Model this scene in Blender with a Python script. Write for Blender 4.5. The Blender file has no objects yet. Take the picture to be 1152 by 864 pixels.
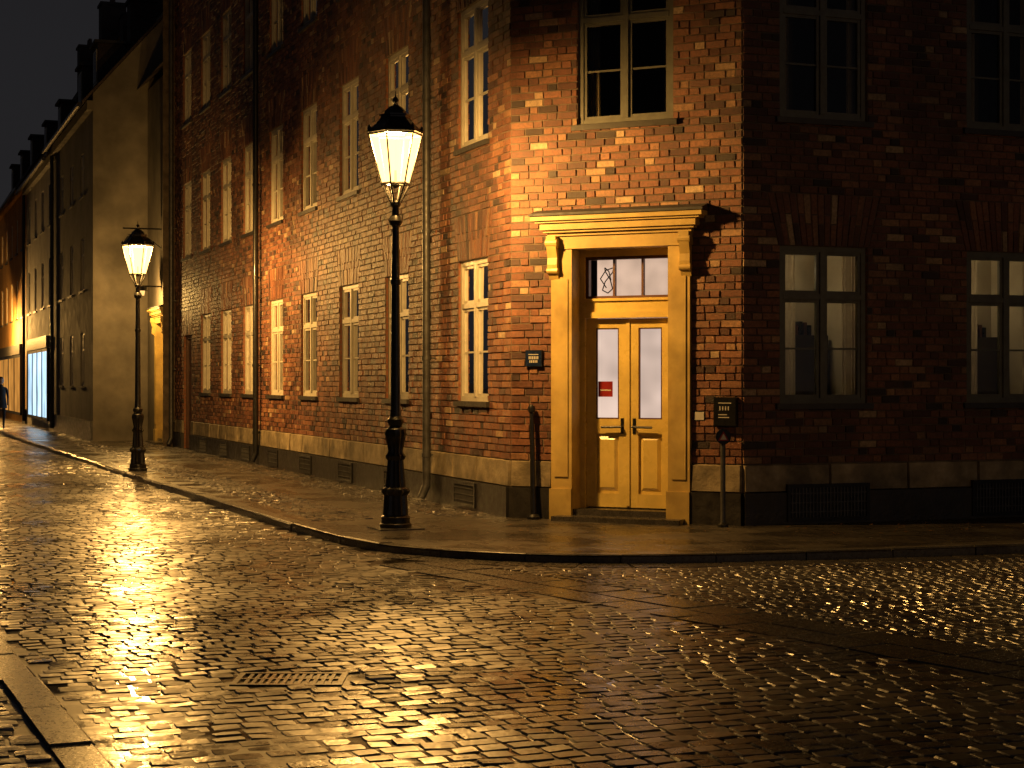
import bpy, math, random
import numpy as np
from mathutils import Vector
random.seed(7); np.random.seed(7)
scene=bpy.context.scene
scene.view_settings.view_transform='Standard'
scene.view_settings.look='None'
scene.view_settings.exposure=0
# ---------------------------------------------------------------- materials
MATS={}
def newmat(name):
    m=bpy.data.materials.new(name); m.use_nodes=True
    nt=m.node_tree; nt.nodes.clear()
    out=nt.nodes.new('ShaderNodeOutputMaterial')
    MATS[name]=m
    return m,nt,out
def N(nt,t,**kw):
    n=nt.nodes.new(t)
    for k,v in kw.items(): setattr(n,k,v)
    return n
def noise(nt,vec,scale,detail=4,rough=.6):
    n=N(nt,'ShaderNodeTexNoise'); n.inputs['Scale'].default_value=scale
    n.inputs['Detail'].default_value=detail; n.inputs['Roughness'].default_value=rough
    nt.links.new(vec,n.inputs['Vector']); return n.outputs['Fac']
def ramp(nt,fac,stops,interp='LINEAR'):
    r=N(nt,'ShaderNodeValToRGB'); r.color_ramp.interpolation=interp
    el=r.color_ramp.elements
    while len(el)<len(stops): el.new(0.5)
    for e,(p,c) in zip(el,stops):
        e.position=p; e.color=(c[0],c[1],c[2],1) if hasattr(c,'__len__') else (c,c,c,1)
    nt.links.new(fac,r.inputs['Fac']); return r.outputs['Color']
def mixc(nt,a,b,fac=.5,mode='MIX'):
    m=N(nt,'ShaderNodeMix',data_type='RGBA',blend_type=mode)
    for sock,v in ((m.inputs[0],fac),(m.inputs[6],a),(m.inputs[7],b)):
        if hasattr(v,'is_linked') or hasattr(v,'links'): nt.links.new(v,sock)
        else: sock.default_value=v if not hasattr(v,'__len__') else (v[0],v[1],v[2],1)
    return m.outputs[2]
def surf(name,base,base2=None,scale=6,rough=(.5,.8),bump=.2,bscale=40,bdist=.01,metal=0,spec=.5,coat=0,coatr=.08,stain=None):
    m,nt,out=newmat(name)
    p=N(nt,'ShaderNodeBsdfPrincipled'); nt.links.new(p.outputs[0],out.inputs[0])
    g=N(nt,'ShaderNodeNewGeometry'); v=g.outputs['Position']
    base2=base2 or tuple(c*.6 for c in base)
    f=noise(nt,v,scale,6)
    c=ramp(nt,f,[(.3,base2),(.68,base)])
    if stain:
        f2=noise(nt,v,stain[0],4)
        s=ramp(nt,f2,[(.35,stain[1]),(.65,1.0)])
        c=mixc(nt,c,s,1.0,'MULTIPLY')
    nt.links.new(c,p.inputs['Base Color'])
    fr=noise(nt,v,scale*2.3,3)
    r=ramp(nt,fr,[(.3,rough[0]),(.7,rough[1])]); nt.links.new(r,p.inputs['Roughness'])
    p.inputs['Metallic'].default_value=metal
    p.inputs['Specular IOR Level'].default_value=spec
    p.inputs['Coat Weight'].default_value=coat; p.inputs['Coat Roughness'].default_value=coatr
    if bump:
        fb=noise(nt,v,bscale,4)
        b=N(nt,'ShaderNodeBump'); b.inputs['Strength'].default_value=bump; b.inputs['Distance'].default_value=bdist
        nt.links.new(fb,b.inputs['Height']); nt.links.new(b.outputs[0],p.inputs['Normal'])
    return m
def emis(name,col,strength,glossy=0,var=0):
    m,nt,out=newmat(name)
    e=N(nt,'ShaderNodeEmission'); e.inputs[0].default_value=(*col,1); e.inputs[1].default_value=strength
    if var:
        g0=N(nt,'ShaderNodeNewGeometry'); f=noise(nt,g0.outputs['Position'],var,2)
        nt.links.new(mixc(nt,(col[0],col[1],col[2]),ramp(nt,f,[(.3,.5),(.7,1.1)]),1,'MULTIPLY'),e.inputs[0])
    if glossy:
        g=N(nt,'ShaderNodeBsdfGlossy'); g.inputs['Roughness'].default_value=.08
        fr=N(nt,'ShaderNodeFresnel'); mx=N(nt,'ShaderNodeMixShader')
        nt.links.new(fr.outputs[0],mx.inputs[0]); nt.links.new(e.outputs[0],mx.inputs[1]); nt.links.new(g.outputs[0],mx.inputs[2])
        nt.links.new(mx.outputs[0],out.inputs[0])
    else: nt.links.new(e.outputs[0],out.inputs[0])
    return m
# brick (per brick random colour attribute)
def brick_mat():
    m,nt,out=newmat('brick')
    p=N(nt,'ShaderNodeBsdfPrincipled'); nt.links.new(p.outputs[0],out.inputs[0])
    a=N(nt,'ShaderNodeAttribute',attribute_name='rnd')
    g=N(nt,'ShaderNodeNewGeometry'); v=g.outputs['Position']
    c=ramp(nt,a.outputs['Fac'],[(0,(.04,.024,.02)),(.14,(.09,.038,.028)),(.35,(.17,.066,.038)),(.62,(.25,.10,.052)),(.82,(.32,.155,.078)),(.95,(.41,.245,.13)),(1,(.46,.32,.19))])
    f=noise(nt,v,28,5,.7)
    s=ramp(nt,f,[(.25,.35),(.5,.95),(.75,1.45)])
    c=mixc(nt,c,s,1.0,'MULTIPLY')
    f3=noise(nt,v,.9,4)
    s3=ramp(nt,f3,[(.33,.5),(.62,1.1)])
    c=mixc(nt,c,s3,1.0,'MULTIPLY')
    nt.links.new(c,p.inputs['Base Color'])
    r=ramp(nt,f,[(.3,.42),(.7,.75)]); nt.links.new(r,p.inputs['Roughness'])
    fb=noise(nt,v,60,5,.7)
    b=N(nt,'ShaderNodeBump'); b.inputs['Strength'].default_value=.8; b.inputs['Distance'].default_value=.01
    nt.links.new(fb,b.inputs['Height']); nt.links.new(b.outputs[0],p.inputs['Normal'])
brick_mat()
surf('mortar',(.18,.14,.10),(.07,.053,.04),5,(.8,.95),.8,60,.008)
def reveal_mat():
    m,nt,out=newmat('reveal')
    p=N(nt,'ShaderNodeBsdfPrincipled'); nt.links.new(p.outputs[0],out.inputs[0]); p.inputs['Roughness'].default_value=.8
    g=N(nt,'ShaderNodeNewGeometry'); s=N(nt,'ShaderNodeSeparateXYZ'); nt.links.new(g.outputs['Position'],s.inputs[0])
    d=N(nt,'ShaderNodeMath',operation='DIVIDE'); nt.links.new(s.outputs[2],d.inputs[0]); d.inputs[1].default_value=.085
    fr=N(nt,'ShaderNodeMath',operation='FRACT'); nt.links.new(d.outputs[0],fr.inputs[0])
    k=ramp(nt,fr.outputs[0],[(0,0),(.06,0),(.1,1),(.9,1),(.94,0)])
    f=noise(nt,g.outputs['Position'],12,5)
    c=ramp(nt,f,[(.3,(.16,.06,.035)),(.7,(.34,.13,.06))])
    nt.links.new(mixc(nt,(.2,.16,.12),c,k),p.inputs['Base Color'])
reveal_mat()
surf('sandstone',(.50,.41,.26),(.20,.155,.09),5,(.45,.8),.6,30,.012,stain=(1.7,.35))
surf('black_plinth',(.035,.032,.03),(.015,.014,.013),4,(.3,.6),.5,25,.012)
surf('ochre_paint',(.66,.48,.15),(.50,.34,.10),3,(.35,.55),.12,50,.005,stain=(2,.65))
surf('ochre_door',(.76,.57,.16),(.66,.48,.13),4,(.22,.4),.08,60,.003,stain=(2.5,.8))
surf('lead',(.05,.05,.05),None,6,(.55,.8),.3,20,.01)
surf('frame_white',(.60,.57,.47),(.48,.45,.37),8,(.35,.6),.1,60,.003)
surf('frame_green',(.15,.15,.12),(.10,.10,.08),8,(.35,.6),.1,60,.003)
surf('dark_iron',(.022,.022,.022),(.012,.012,.012),12,(.25,.5),.4,60,.004,metal=.4,coat=.3)
surf('zinc',(.12,.12,.12),(.06,.06,.06),9,(.35,.6),.2,30,.004,metal=.5)
surf('sill',(.05,.045,.04),None,9,(.35,.6),.3,40,.006)
surf('interior',(.50,.45,.34),(.38,.34,.26),2,(.8,.9),0)
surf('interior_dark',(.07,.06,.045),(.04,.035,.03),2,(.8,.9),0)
surf('plaster_grey',(.24,.21,.165),(.15,.13,.105),1.2,(.7,.9),.3,25,.01,stain=(.5,.45))
surf('plaster_light',(.42,.40,.37),(.33,.31,.28),1.2,(.7,.9),.3,25,.01,stain=(.6,.7))
surf('plaster_orange',(.55,.30,.09),(.42,.22,.06),1.5,(.7,.9),.3,25,.01,stain=(.6,.7))
surf('roof_tile',(.06,.04,.035),(.03,.022,.02),3,(.6,.85),.8,14,.03)
surf('kerb_granite',(.15,.14,.125),(.07,.065,.058),25,(.2,.42),.5,30,.0025,stain=(2,.5))
surf('step_stone',(.07,.063,.056),(.035,.032,.028),12,(.16,.38),.6,12,.004,spec=.75)
surf('sign_blue',(.01,.02,.06),None,6,(.2,.3),0)
surf('sign_black',(.012,.012,.012),None,6,(.25,.35),0)
surf('sign_white',(.6,.58,.52),(.5,.48,.43),9,(.3,.4),0)
surf('sign_red',(.30,.02,.02),(.22,.015,.015),9,(.3,.4),0)
surf('coat_cloth',(.02,.02,.025),None,9,(.8,.9),.3,60,.005)
surf('skin',(.45,.28,.2),(.4,.24,.17),9,(.5,.6),0)
surf('hair',(.04,.025,.015),None,30,(.5,.7),.4,90,.005)
surf('brown_door',(.12,.05,.03),(.08,.035,.02),6,(.35,.5),.1,40,.003)
surf('wet_leaf',(.20,.10,.03),(.10,.05,.02),20,(.2,.5),0)
surf('ground_soil',(.05,.045,.04),None,3,(.6,.9),.3,10,.02)
emis('door_glow',(1.0,.74,.60),.95,1,1.3)
emis('transom_glow',(1.0,.68,.50),.95,0,1.8)
emis('tube',(1.0,.74,.40),42)
emis('shop_glow',(.55,.80,1.0),1.7,0,.7)
emis('warm_glow',(1.0,.55,.16),1.6)
emis('warm_shop_glow',(1.0,.42,.08),.7,0,.8)
def curtain_mat():
    m,nt,out=newmat('curtain')
    a=N(nt,'ShaderNodeBsdfDiffuse'); b=N(nt,'ShaderNodeBsdfTranslucent'); mx=N(nt,'ShaderNodeMixShader'); mx.inputs[0].default_value=.5
    g=N(nt,'ShaderNodeNewGeometry'); f=noise(nt,g.outputs['Position'],5,4); c=ramp(nt,f,[(.3,(.50,.44,.34)),(.7,(.68,.62,.48))])
    nt.links.new(c,a.inputs[0]); nt.links.new(c,b.inputs[0]); nt.links.new(a.outputs[0],mx.inputs[1]); nt.links.new(b.outputs[0],mx.inputs[2]); nt.links.new(mx.outputs[0],out.inputs[0])
curtain_mat()
def granite():
    m,nt,out=newmat('granite')
    p=N(nt,'ShaderNodeBsdfPrincipled'); nt.links.new(p.outputs[0],out.inputs[0])
    g=N(nt,'ShaderNodeNewGeometry'); v=g.outputs['Position']
    a=N(nt,'ShaderNodeAttribute',attribute_name='rnd')
    c=ramp(nt,a.outputs['Fac'],[(0,(.035,.03,.025)),(.5,(.065,.057,.05)),(.85,(.10,.086,.07)),(1,(.14,.10,.075))])
    f=noise(nt,v,45,4); c=mixc(nt,c,ramp(nt,f,[(.3,.55),(.7,1.25)]),1,'MULTIPLY')
    nt.links.new(c,p.inputs['Base Color'])
    f2=noise(nt,v,.6,3); f3=noise(nt,v,9,3)
    r=mixc(nt,ramp(nt,f2,[(.36,.22),(.62,.42)]),ramp(nt,f3,[(.3,.72),(.7,1.25)]),1,'MULTIPLY')
    nt.links.new(r,p.inputs['Roughness']); p.inputs['Specular IOR Level'].default_value=1.0
    fb=noise(nt,v,22,3); b=N(nt,'ShaderNodeBump'); b.inputs['Strength'].default_value=1; b.inputs['Distance'].default_value=.0025
    nt.links.new(fb,b.inputs['Height']); nt.links.new(b.outputs[0],p.inputs['Normal'])
granite()
def grout():
    m,nt,out=newmat('wet_grout')
    p=N(nt,'ShaderNodeBsdfPrincipled'); nt.links.new(p.outputs[0],out.inputs[0])
    g=N(nt,'ShaderNodeNewGeometry'); v=g.outputs['Position']
    f=noise(nt,v,1.3,4); nt.links.new(ramp(nt,f,[(.35,(.015,.013,.01)),(.65,(.035,.03,.025))]),p.inputs['Base Color'])
    nt.links.new(ramp(nt,f,[(.42,.10),(.6,.45)]),p.inputs['Roughness'])
    fb=noise(nt,v,18,3); b=N(nt,'ShaderNodeBump'); b.inputs['Strength'].default_value=.5; b.inputs['Distance'].default_value=.003
    nt.links.new(fb,b.inputs['Height']); nt.links.new(b.outputs[0],p.inputs['Normal'])
grout()
def slabs():
    m,nt,out=newmat('slabs')
    p=N(nt,'ShaderNodeBsdfPrincipled'); nt.links.new(p.outputs[0],out.inputs[0])
    g=N(nt,'ShaderNodeNewGeometry'); v=g.outputs['Position']
    mp=N(nt,'ShaderNodeMapping'); mp.inputs['Rotation'].default_value=(0,0,math.radians(-20.6)); nt.links.new(v,mp.inputs['Vector'])
    br=N(nt,'ShaderNodeTexBrick'); nt.links.new(mp.outputs[0],br.inputs['Vector'])
    br.inputs['Scale'].default_value=1; br.inputs['Brick Width'].default_value=.62; br.inputs['Row Height'].default_value=.8
    br.inputs['Mortar Size'].default_value=.014; br.inputs['Mortar Smooth'].default_value=.3
    br.inputs['Color1'].default_value=(.085,.074,.06,1); br.inputs['Color2'].default_value=(.04,.035,.03,1); br.inputs['Mortar'].default_value=(.012,.011,.01,1)
    f=noise(nt,v,14,6); s=ramp(nt,f,[(.3,.5),(.7,1.25)])
    nt.links.new(mixc(nt,br.outputs['Color'],s,1,'MULTIPLY'),p.inputs['Base Color'])
    f2=noise(nt,v,1.1,5); nt.links.new(ramp(nt,f2,[(.4,.12),(.6,.40)]),p.inputs['Roughness'])
    p.inputs['Specular IOR Level'].default_value=.9
    f3=noise(nt,v,2.2,2); f4=noise(nt,v,22,4)
    a=N(nt,'ShaderNodeMath',operation='MULTIPLY_ADD'); nt.links.new(f3,a.inputs[0]); a.inputs[1].default_value=6; nt.links.new(f4,a.inputs[2])
    a2=N(nt,'ShaderNodeMath',operation='MULTIPLY_ADD'); nt.links.new(br.outputs['Fac'],a2.inputs[0]); a2.inputs[1].default_value=-1.2; nt.links.new(a.outputs[0],a2.inputs[2])
    b=N(nt,'ShaderNodeBump'); b.inputs['Strength'].default_value=1; b.inputs['Distance'].default_value=.007
    nt.links.new(a2.outputs[0],b.inputs['Height']); nt.links.new(b.outputs[0],p.inputs['Normal'])
slabs()
def glassmat():
    m,nt,out=newmat('window_glass')
    t=N(nt,'ShaderNodeBsdfTransparent'); t.inputs[0].default_value=(.86,.86,.84,1)
    g=N(nt,'ShaderNodeBsdfGlossy'); g.inputs['Roughness'].default_value=.03
    fr=N(nt,'ShaderNodeFresnel'); fr.inputs[0].default_value=1.5
    mx=N(nt,'ShaderNodeMixShader'); nt.links.new(fr.outputs[0],mx.inputs[0]); nt.links.new(t.outputs[0],mx.inputs[1]); nt.links.new(g.outputs[0],mx.inputs[2])
    nt.links.new(mx.outputs[0],out.inputs[0])
    m,nt,out=newmat('lantern_glass')
    t=N(nt,'ShaderNodeBsdfTransparent'); t.inputs[0].default_value=(.9,.9,.9,1)
    e=N(nt,'ShaderNodeEmission'); e.inputs[0].default_value=(1,.52,.14,1); e.inputs[1].default_value=2.6
    ad=N(nt,'ShaderNodeAddShader'); nt.links.new(t.outputs[0],ad.inputs[0]); nt.links.new(e.outputs[0],ad.inputs[1])
    nt.links.new(ad.outputs[0],out.inputs[0])
glassmat()
# ---------------------------------------------------------------- mesh helpers
class MB:
    def __init__(s): s.v=[];s.f=[];s.m=[];s.names=[];s.a=[]
    def mi(s,n):
        if n not in s.names: s.names.append(n)
        return s.names.index(n)
    def poly(s,pts,mat):
        i=len(s.v); s.v+= [tuple(p) for p in pts]; s.f.append(tuple(range(i,i+len(pts)))); s.m.append(s.mi(mat))
    def hexa(s,p,mat,back=True):
        i=len(s.v); s.v+=[tuple(q) for q in p]; k=s.mi(mat)
        fs=[(4,5,6,7),(0,1,5,4),(1,2,6,5),(2,3,7,6),(3,0,4,7)]
        if back: fs.append((3,2,1,0))
        for f in fs: s.f.append(tuple(i+j for j in f)); s.m.append(k)
    def box(s,fr,s0,s1,d0,d1,z0,z1,mat,back=True):
        P=fr.P
        s.hexa([P(s0,d0,z0),P(s1,d0,z0),P(s1,d0,z1),P(s0,d0,z1),P(s0,d1,z0),P(s1,d1,z0),P(s1,d1,z1),P(s0,d1,z1)],mat,back)
    def lathe(s,c,prof,mat,n=24,flute=0,fz=None):
        k=s.mi(mat); i=len(s.v)
        for (z,r) in prof:
            for j in range(n):
                rr=r
                if flute and fz and fz[0]<z<fz[1] and j%2: rr=r*(1-flute)
                a=2*math.pi*j/n; s.v.append((c[0]+rr*math.cos(a),c[1]+rr*math.sin(a),c[2]+z))
        for q in range(len(prof)-1):
            for j in range(n):
                a=i+q*n+j;b=i+q*n+(j+1)%n; s.f.append((a,b,b+n,a+n)); s.m.append(k)
        s.f.append(tuple(i+(len(prof)-1)*n+j for j in range(n))); s.m.append(k)
    def tube(s,p0,p1,r,mat,n=12,r2=None):
        p0=Vector(p0);p1=Vector(p1);d=(p1-p0).normalized()
        u=d.cross(Vector((0,0,1)));
        if u.length<.01: u=Vector((1,0,0))
        u.normalize(); w=d.cross(u); k=s.mi(mat); i=len(s.v); r2=r if r2 is None else r2
        for p,rr in ((p0,r),(p1,r2)):
            for j in range(n):
                a=2*math.pi*j/n; s.v.append(tuple(p+u*rr*math.cos(a)+w*rr*math.sin(a)))
        for j in range(n):
            a=i+j;b=i+(j+1)%n; s.f.append((a,b,b+n,a+n)); s.m.append(k)
        s.f.append(tuple(i+j for j in range(n)));s.m.append(k); s.f.append(tuple(i+n+j for j in range(n)));s.m.append(k)
    def build(s,name,parent=None,smooth=False,attr=None,angle=None):
        me=bpy.data.meshes.new(name); me.from_pydata(s.v,[],s.f)
        for n in s.names: me.materials.append(MATS[n])
        me.polygons.foreach_set('material_index',s.m)
        if attr is not None:
            a=me.attributes.new('rnd','FLOAT','POINT'); a.data.foreach_set('value',attr)
        if smooth: me.polygons.foreach_set('use_smooth',[True]*len(me.polygons))
        me.update()
        o=bpy.data.objects.new(name,me); scene.collection.objects.link(o)
        if parent: o.parent=parent
        if angle:
            try: me.set_sharp_from_angle(angle=angle)
            except Exception: pass
        return o
class Frame:
    def __init__(s,o,D,Nn): s.o=o;s.D=D;s.N=Nn
    def P(s,a,d,z): return (s.o[0]+s.D[0]*a+s.N[0]*d, s.o[1]+s.D[1]*a+s.N[1]*d, z)
def empty(name):
    e=bpy.data.objects.new(name,None); scene.collection.objects.link(e); e.empty_display_size=.3; return e
A=math.radians(20.6); sA,cA=math.sin(A),math.cos(A)
Lc=(-.01,20.2)
FL=Frame(Lc,(-sA,cA),(-cA,-sA))
FC=Frame(Lc,(.9107,-.4131),(-.4131,-.9107))
SW=2.836
Rc=FC.P(SW,0,0)[:2]
FR=Frame(Rc,(cA,sA),(sA,-cA))
ROW=.085
# ---------------------------------------------------------------- windows
def window(mb,gl,fr,s0,s1,z0,z1,mat='frame_white',mat2='frame_white',lit=False,curtain=True,room=True,simple=False):
    e=.004
    t=.06
    mb.box(fr,s0-e,s0+t,-.11,-.03,z0-e,z1+e,mat); mb.box(fr,s1-t,s1+e,-.11,-.03,z0-e,z1+e,mat)
    mb.box(fr,s0+t,s1-t,-.11,-.032,z1-t,z1+e,mat); mb.box(fr,s0+t,s1-t,-.11,-.032,z0-e,z0+t,mat)
    c=(s0+s1)/2; h=z1-z0; zt=z0+h*.68
    mb.box(fr,c-.032,c+.032,-.10,-.020,z0+t,z1-t,mat)
    mb.box(fr,s0+t,s1-t,-.10,-.024,zt-.03,zt+.03,mat)
    if not simple:
        for (a,b) in ((s0+t,c-.032),(c+.032,s1-t)):
            for (za,zb) in ((z0+t,zt-.03),(zt+.03,z1-t)):
                k=.038
                mb.box(fr,a,a+k,-.09,-.045,za,zb,mat2); mb.box(fr,b-k,b,-.09,-.045,za,zb,mat2)
                mb.box(fr,a+k,b-k,-.09,-.047,za,za+k,mat2); mb.box(fr,a+k,b-k,-.09,-.047,zb-k,zb,mat2)
                if zb-za>.7:
                    zm=(za+zb)/2; mb.box(fr,a+k,b-k,-.08,-.055,zm-.011,zm+.011,mat2)
    for (a,b) in ((s0+t,c-.03),(c+.03,s1-t)):
        for (za,zb) in ((z0+t,zt-.03),(zt+.03,z1-t)):
            q=random.uniform(-.004,.004); w=random.uniform(-.004,.004)
            gl.poly([fr.P(a,-.07+q,za),fr.P(b,-.07-q,za),fr.P(b,-.07-q+w,zb),fr.P(a,-.07+q+w,zb)],'window_glass')
    mb.box(fr,s0-.06,s1+.06,-.03,.055,z0-.065,z0-.002,'sill')
    if room:
        im='interior' if lit else 'interior_dark'  # unlit rooms: shade is put into a darker wall colour
        a,b,za,zb=s0-.05,s1+.05,z0-.4,z1+.25; d0,d1=-.21,-1.15
        P=fr.P
        for q in ([P(a,d1,za),P(b,d1,za),P(b,d1,zb),P(a,d1,zb)],[P(a,d0,za),P(a,d1,za),P(a,d1,zb),P(a,d0,zb)],
                  [P(b,d0,za),P(b,d1,za),P(b,d1,zb),P(b,d0,zb)],[P(a,d0,za),P(b,d0,za),P(b,d1,za),P(a,d1,za)],[P(a,d0,zb),P(b,d0,zb),P(b,d1,zb),P(a,d1,zb)]):
            mb.poly(q,im)
        if lit:
            mb.box(fr,a+.30,a+.62,-.98,-.94,zb-.46,zb-.43,'tube')
            mb.box(fr,a+.02,a+.45,-1.14,-.8,za+.02,z0+.55,'brown_door')
            mb.box(fr,a+.6,b-.05,-1.14,-.85,za+.02,z0+.8,'interior_dark')
            for i in range(6): mb.box(fr,c+.06+i*.06,c+.10+i*.06,-1.1,-.95,z0+.802,z0+.95+.03*math.sin(i*2.3),'sign_black' if i%2 else 'brown_door')
        mb.box(fr,s0,s1,-.3,-.12,z0-.03,z0+.01,'frame_white')
    if curtain:
        w=(s1-s0)
        cw=w*(random.uniform(.24,.36) if lit else random.uniform(.12,.24))
        for (a,b) in ((s0+.02,s0+cw),(s1-cw*random.uniform(.7,1.1),s1-.02)):
            n=18; pts=[]
            for i in range(n+1):
                x=a+(b-a)*i/n; pts.append((x,-.16+.014*math.sin(i*1.9+a)+.006*math.sin(i*3.1)))
            for i in range(n):
                mb.poly([fr.P(pts[i][0],pts[i][1],z0+.03),fr.P(pts[i+1][0],pts[i+1][1],z0+.03),fr.P(pts[i+1][0],pts[i+1][1],z1-.02),fr.P(pts[i][0],pts[i][1],z1-.02)],'curtain')
def backing(mb,fr,L,H,ops,mat,rev='reveal',depth=.2,z0=0):
    ss=sorted(set([0,L]+[round(x,4) for o in ops for x in o[:2]])); zs=sorted(set([z0,H]+[round(x,4) for o in ops for x in o[2:4]]))
    for i in range(len(ss)-1):
        for j in range(len(zs)-1):
            cs=(ss[i]+ss[i+1])/2; cz=(zs[j]+zs[j+1])/2
            if any(o[0]<cs<o[1] and o[2]<cz<o[3] for o in ops): continue
            mb.poly([fr.P(ss[i],0,zs[j]),fr.P(ss[i+1],0,zs[j]),fr.P(ss[i+1],0,zs[j+1]),fr.P(ss[i],0,zs[j+1])],mat)
    for o in ops:
        a,b,c,d=o[:4]; P=fr.P; q=-depth
        mb.poly([P(a,0,c),P(a,q,c),P(a,q,d),P(a,0,d)],rev); mb.poly([P(b,0,c),P(b,q,c),P(b,q,d),P(b,0,d)],rev)
        mb.poly([P(a,0,c),P(b,0,c),P(b,q,c),P(a,q,c)],rev); mb.poly([P(a,0,d),P(b,0,d),P(b,q,d),P(a,q,d)],rev)
ARH=7
def bricks(fr,L,H,ops,k0=8,arch=True):
    mb=MB(); attr=[]
    J=.0055
    def add(bl,br,tl,tr,z0,z1,dark=0):
        d=random.uniform(.006,.019); j=lambda:random.uniform(-.0028,.0028)
        P=fr.P; e=.004
        a,b,c,g=(bl+J+j(),z0+j()),(br-J+j(),z0+j()),(tr-J+j(),z1+j()),(tl+J+j(),z1+j())
        tl_=random.uniform(-.004,.004)
        mb.hexa([P(a[0],-.001,a[1]),P(b[0],-.001,b[1]),P(c[0],-.001,c[1]),P(g[0],-.001,g[1]),
                 P(a[0]+e,d+tl_,a[1]+e),P(b[0]-e,d,b[1]+e),P(c[0]-e,d-tl_,c[1]-e),P(g[0]+e,d,g[1]-e)],'brick',False)
        r=min(1,max(0,random.gauss(.48,.25)-dark)); attr.extend([r]*8)
    for k in range(k0,int(H/ROW)):
        z0=k*ROW; z1=z0+ROW; zm=z0+ROW/2
        cuts=[]
        for o in ops:
            if o[2]<zm<o[3]: cuts.append((o[0],o[1],o[0],o[1]))
            elif arch and len(o)>4 and o[3]<zm<o[3]+ARH*ROW:
                s=.24; h0=(z0-o[3])*s; h1=(z1-o[3])*s
                cuts.append((o[0]-.02-h0,o[1]+.02+h0,o[0]-.02-h1,o[1]+.02+h1))
        cuts.sort()
        x=(0,0); iv=[]
        for c in cuts: iv.append((x,(c[0],c[2]))); x=(c[1],c[3])
        iv.append((x,(L,L)))
        off=(k%2)*.18+(.06 if k%4>1 else 0)
        for (a,b) in iv:
            if b[0]-a[0]<.03: continue
            lo=max(a); hi=min(b); cs=[]
            i=int(math.floor((lo-off)/.36))-1
            while i*.36+off<hi:
                for q in (0,.24):
                    p=i*.36+off+q
                    if lo+.06<p<hi-.06: cs.append(p+random.uniform(-.008,.008))
                i+=1
            xs=[a]+[(p,p) for p in cs]+[b]
            for m in range(len(xs)-1):
                add(xs[m][0],xs[m+1][0],xs[m][1],xs[m+1][1],z0+J,z1-J)
    if arch:
        for o in ops:
            if len(o)<=4: continue
            s0,s1,zt=o[0]-.02,o[1]+.02,o[3]; Hh=ARH*ROW; n=16; sl=.24*Hh
            for i in range(n):
                def X(u,t): return s0+(s1-s0)*u + ((u-.5)*2*sl)*t
                u0,u1=i/n,(i+1)/n
                tt=[0,.42,1] if i%2 else [0,.6,1]
                for q in range(2):
                    ta,tb=tt[q],tt[q+1]
                    add(X(u0,ta),X(u1,ta),X(u0,tb),X(u1,tb),zt+Hh*ta+.005,zt+Hh*tb-.005,-.05)
    return mb,attr
# ---------------------------------------------------------------- brick building
BB=empty('brick_building')
HB=11.56
zz=[(1.36,3.145),(4.59,6.375),(7.82,9.52)]
lw=[1.36,4.67,7.31,9.95,12.5,14.95,17.3,19.7]
opsL=[]
for t in lw:
    for (a,b) in zz: opsL.append((t-.57,t+.57,a,b,1))
for (a,b) in zz[1:]: opsL.append((22.1-.57,22.1+.57,a,b,1))
opsL.append((21.5,22.6,.0,2.72,1))
opsC=[(.54,2.24,0,3.40),(.852,2.02,4.59,6.375,1),(.852,2.02,7.82,9.52,1)]
opsR=[]
for i in range(5):
    u=.473+i*2.5
    for (a,b) in zz: opsR.append((u,u+1.14,a,b,1))
LR=13.4
TL=23.9
for nm,fr,L,ops in (('left_wall',FL,TL,opsL),('corner_wall',FC,SW,opsC),('right_wall',FR,LR,opsR)):
    mb=MB(); backing(mb,fr,L,HB,ops,'mortar'); mb.build(nm,BB)
    b,at=bricks(fr,L,HB,ops); b.build(nm+'_bricks',BB,attr=at)
mb=MB(); gl=MB()
for i,o in enumerate(opsL):
    if o[2]==0: continue
    window(mb,gl,FL,*o[:4])
for o in opsC[1:]: window(mb,gl,FC,*o[:4],mat='frame_green',mat2='frame_green',curtain=True)
for o in opsR:
    window(mb,gl,FR,*o[:4],mat='frame_green',mat2='frame_green',lit=(o[2]<2),curtain=True)
mb.build('windows',BB); gl.build('window_glass',BB)
mb=MB()
def plinth(fr,L,skip=()):
    segs=[]
    cur=0
    for (a,b) in sorted(skip): segs.append((cur,a)); cur=b
    segs.append((cur,L))
    for (a,b) in segs:
        x=a
        while x<b-.01:
            w=min(random.uniform(.8,1.25),b-x)
            if b-x-w<.3: w=b-x
            d=.045+random.uniform(-.005,.005)
            e=.014; P=fr.P; g=.004
            z0,z1=.362,.678
            mb.hexa([P(x+g,-.01,z0),P(x+w-g,-.01,z0),P(x+w-g,-.01,z1),P(x+g,-.01,z1),P(x+g+e,d,z0+e),P(x+w-g-e,d,z0+e),P(x+w-g-e,d-.012,z1-e),P(x+g+e,d-.012,z1-e)],'sandstone')
            x+=w
        mb.box(fr,a+.001,b-.001,-.01,.065,-.02,.36,'black_plinth')
plinth(FL,TL,[(21.5,22.6)]); plinth(FC,SW,[(.54,2.24)]); plinth(FR,LR)
mb.build('stone_plinth',BB)
mb=MB()
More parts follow.
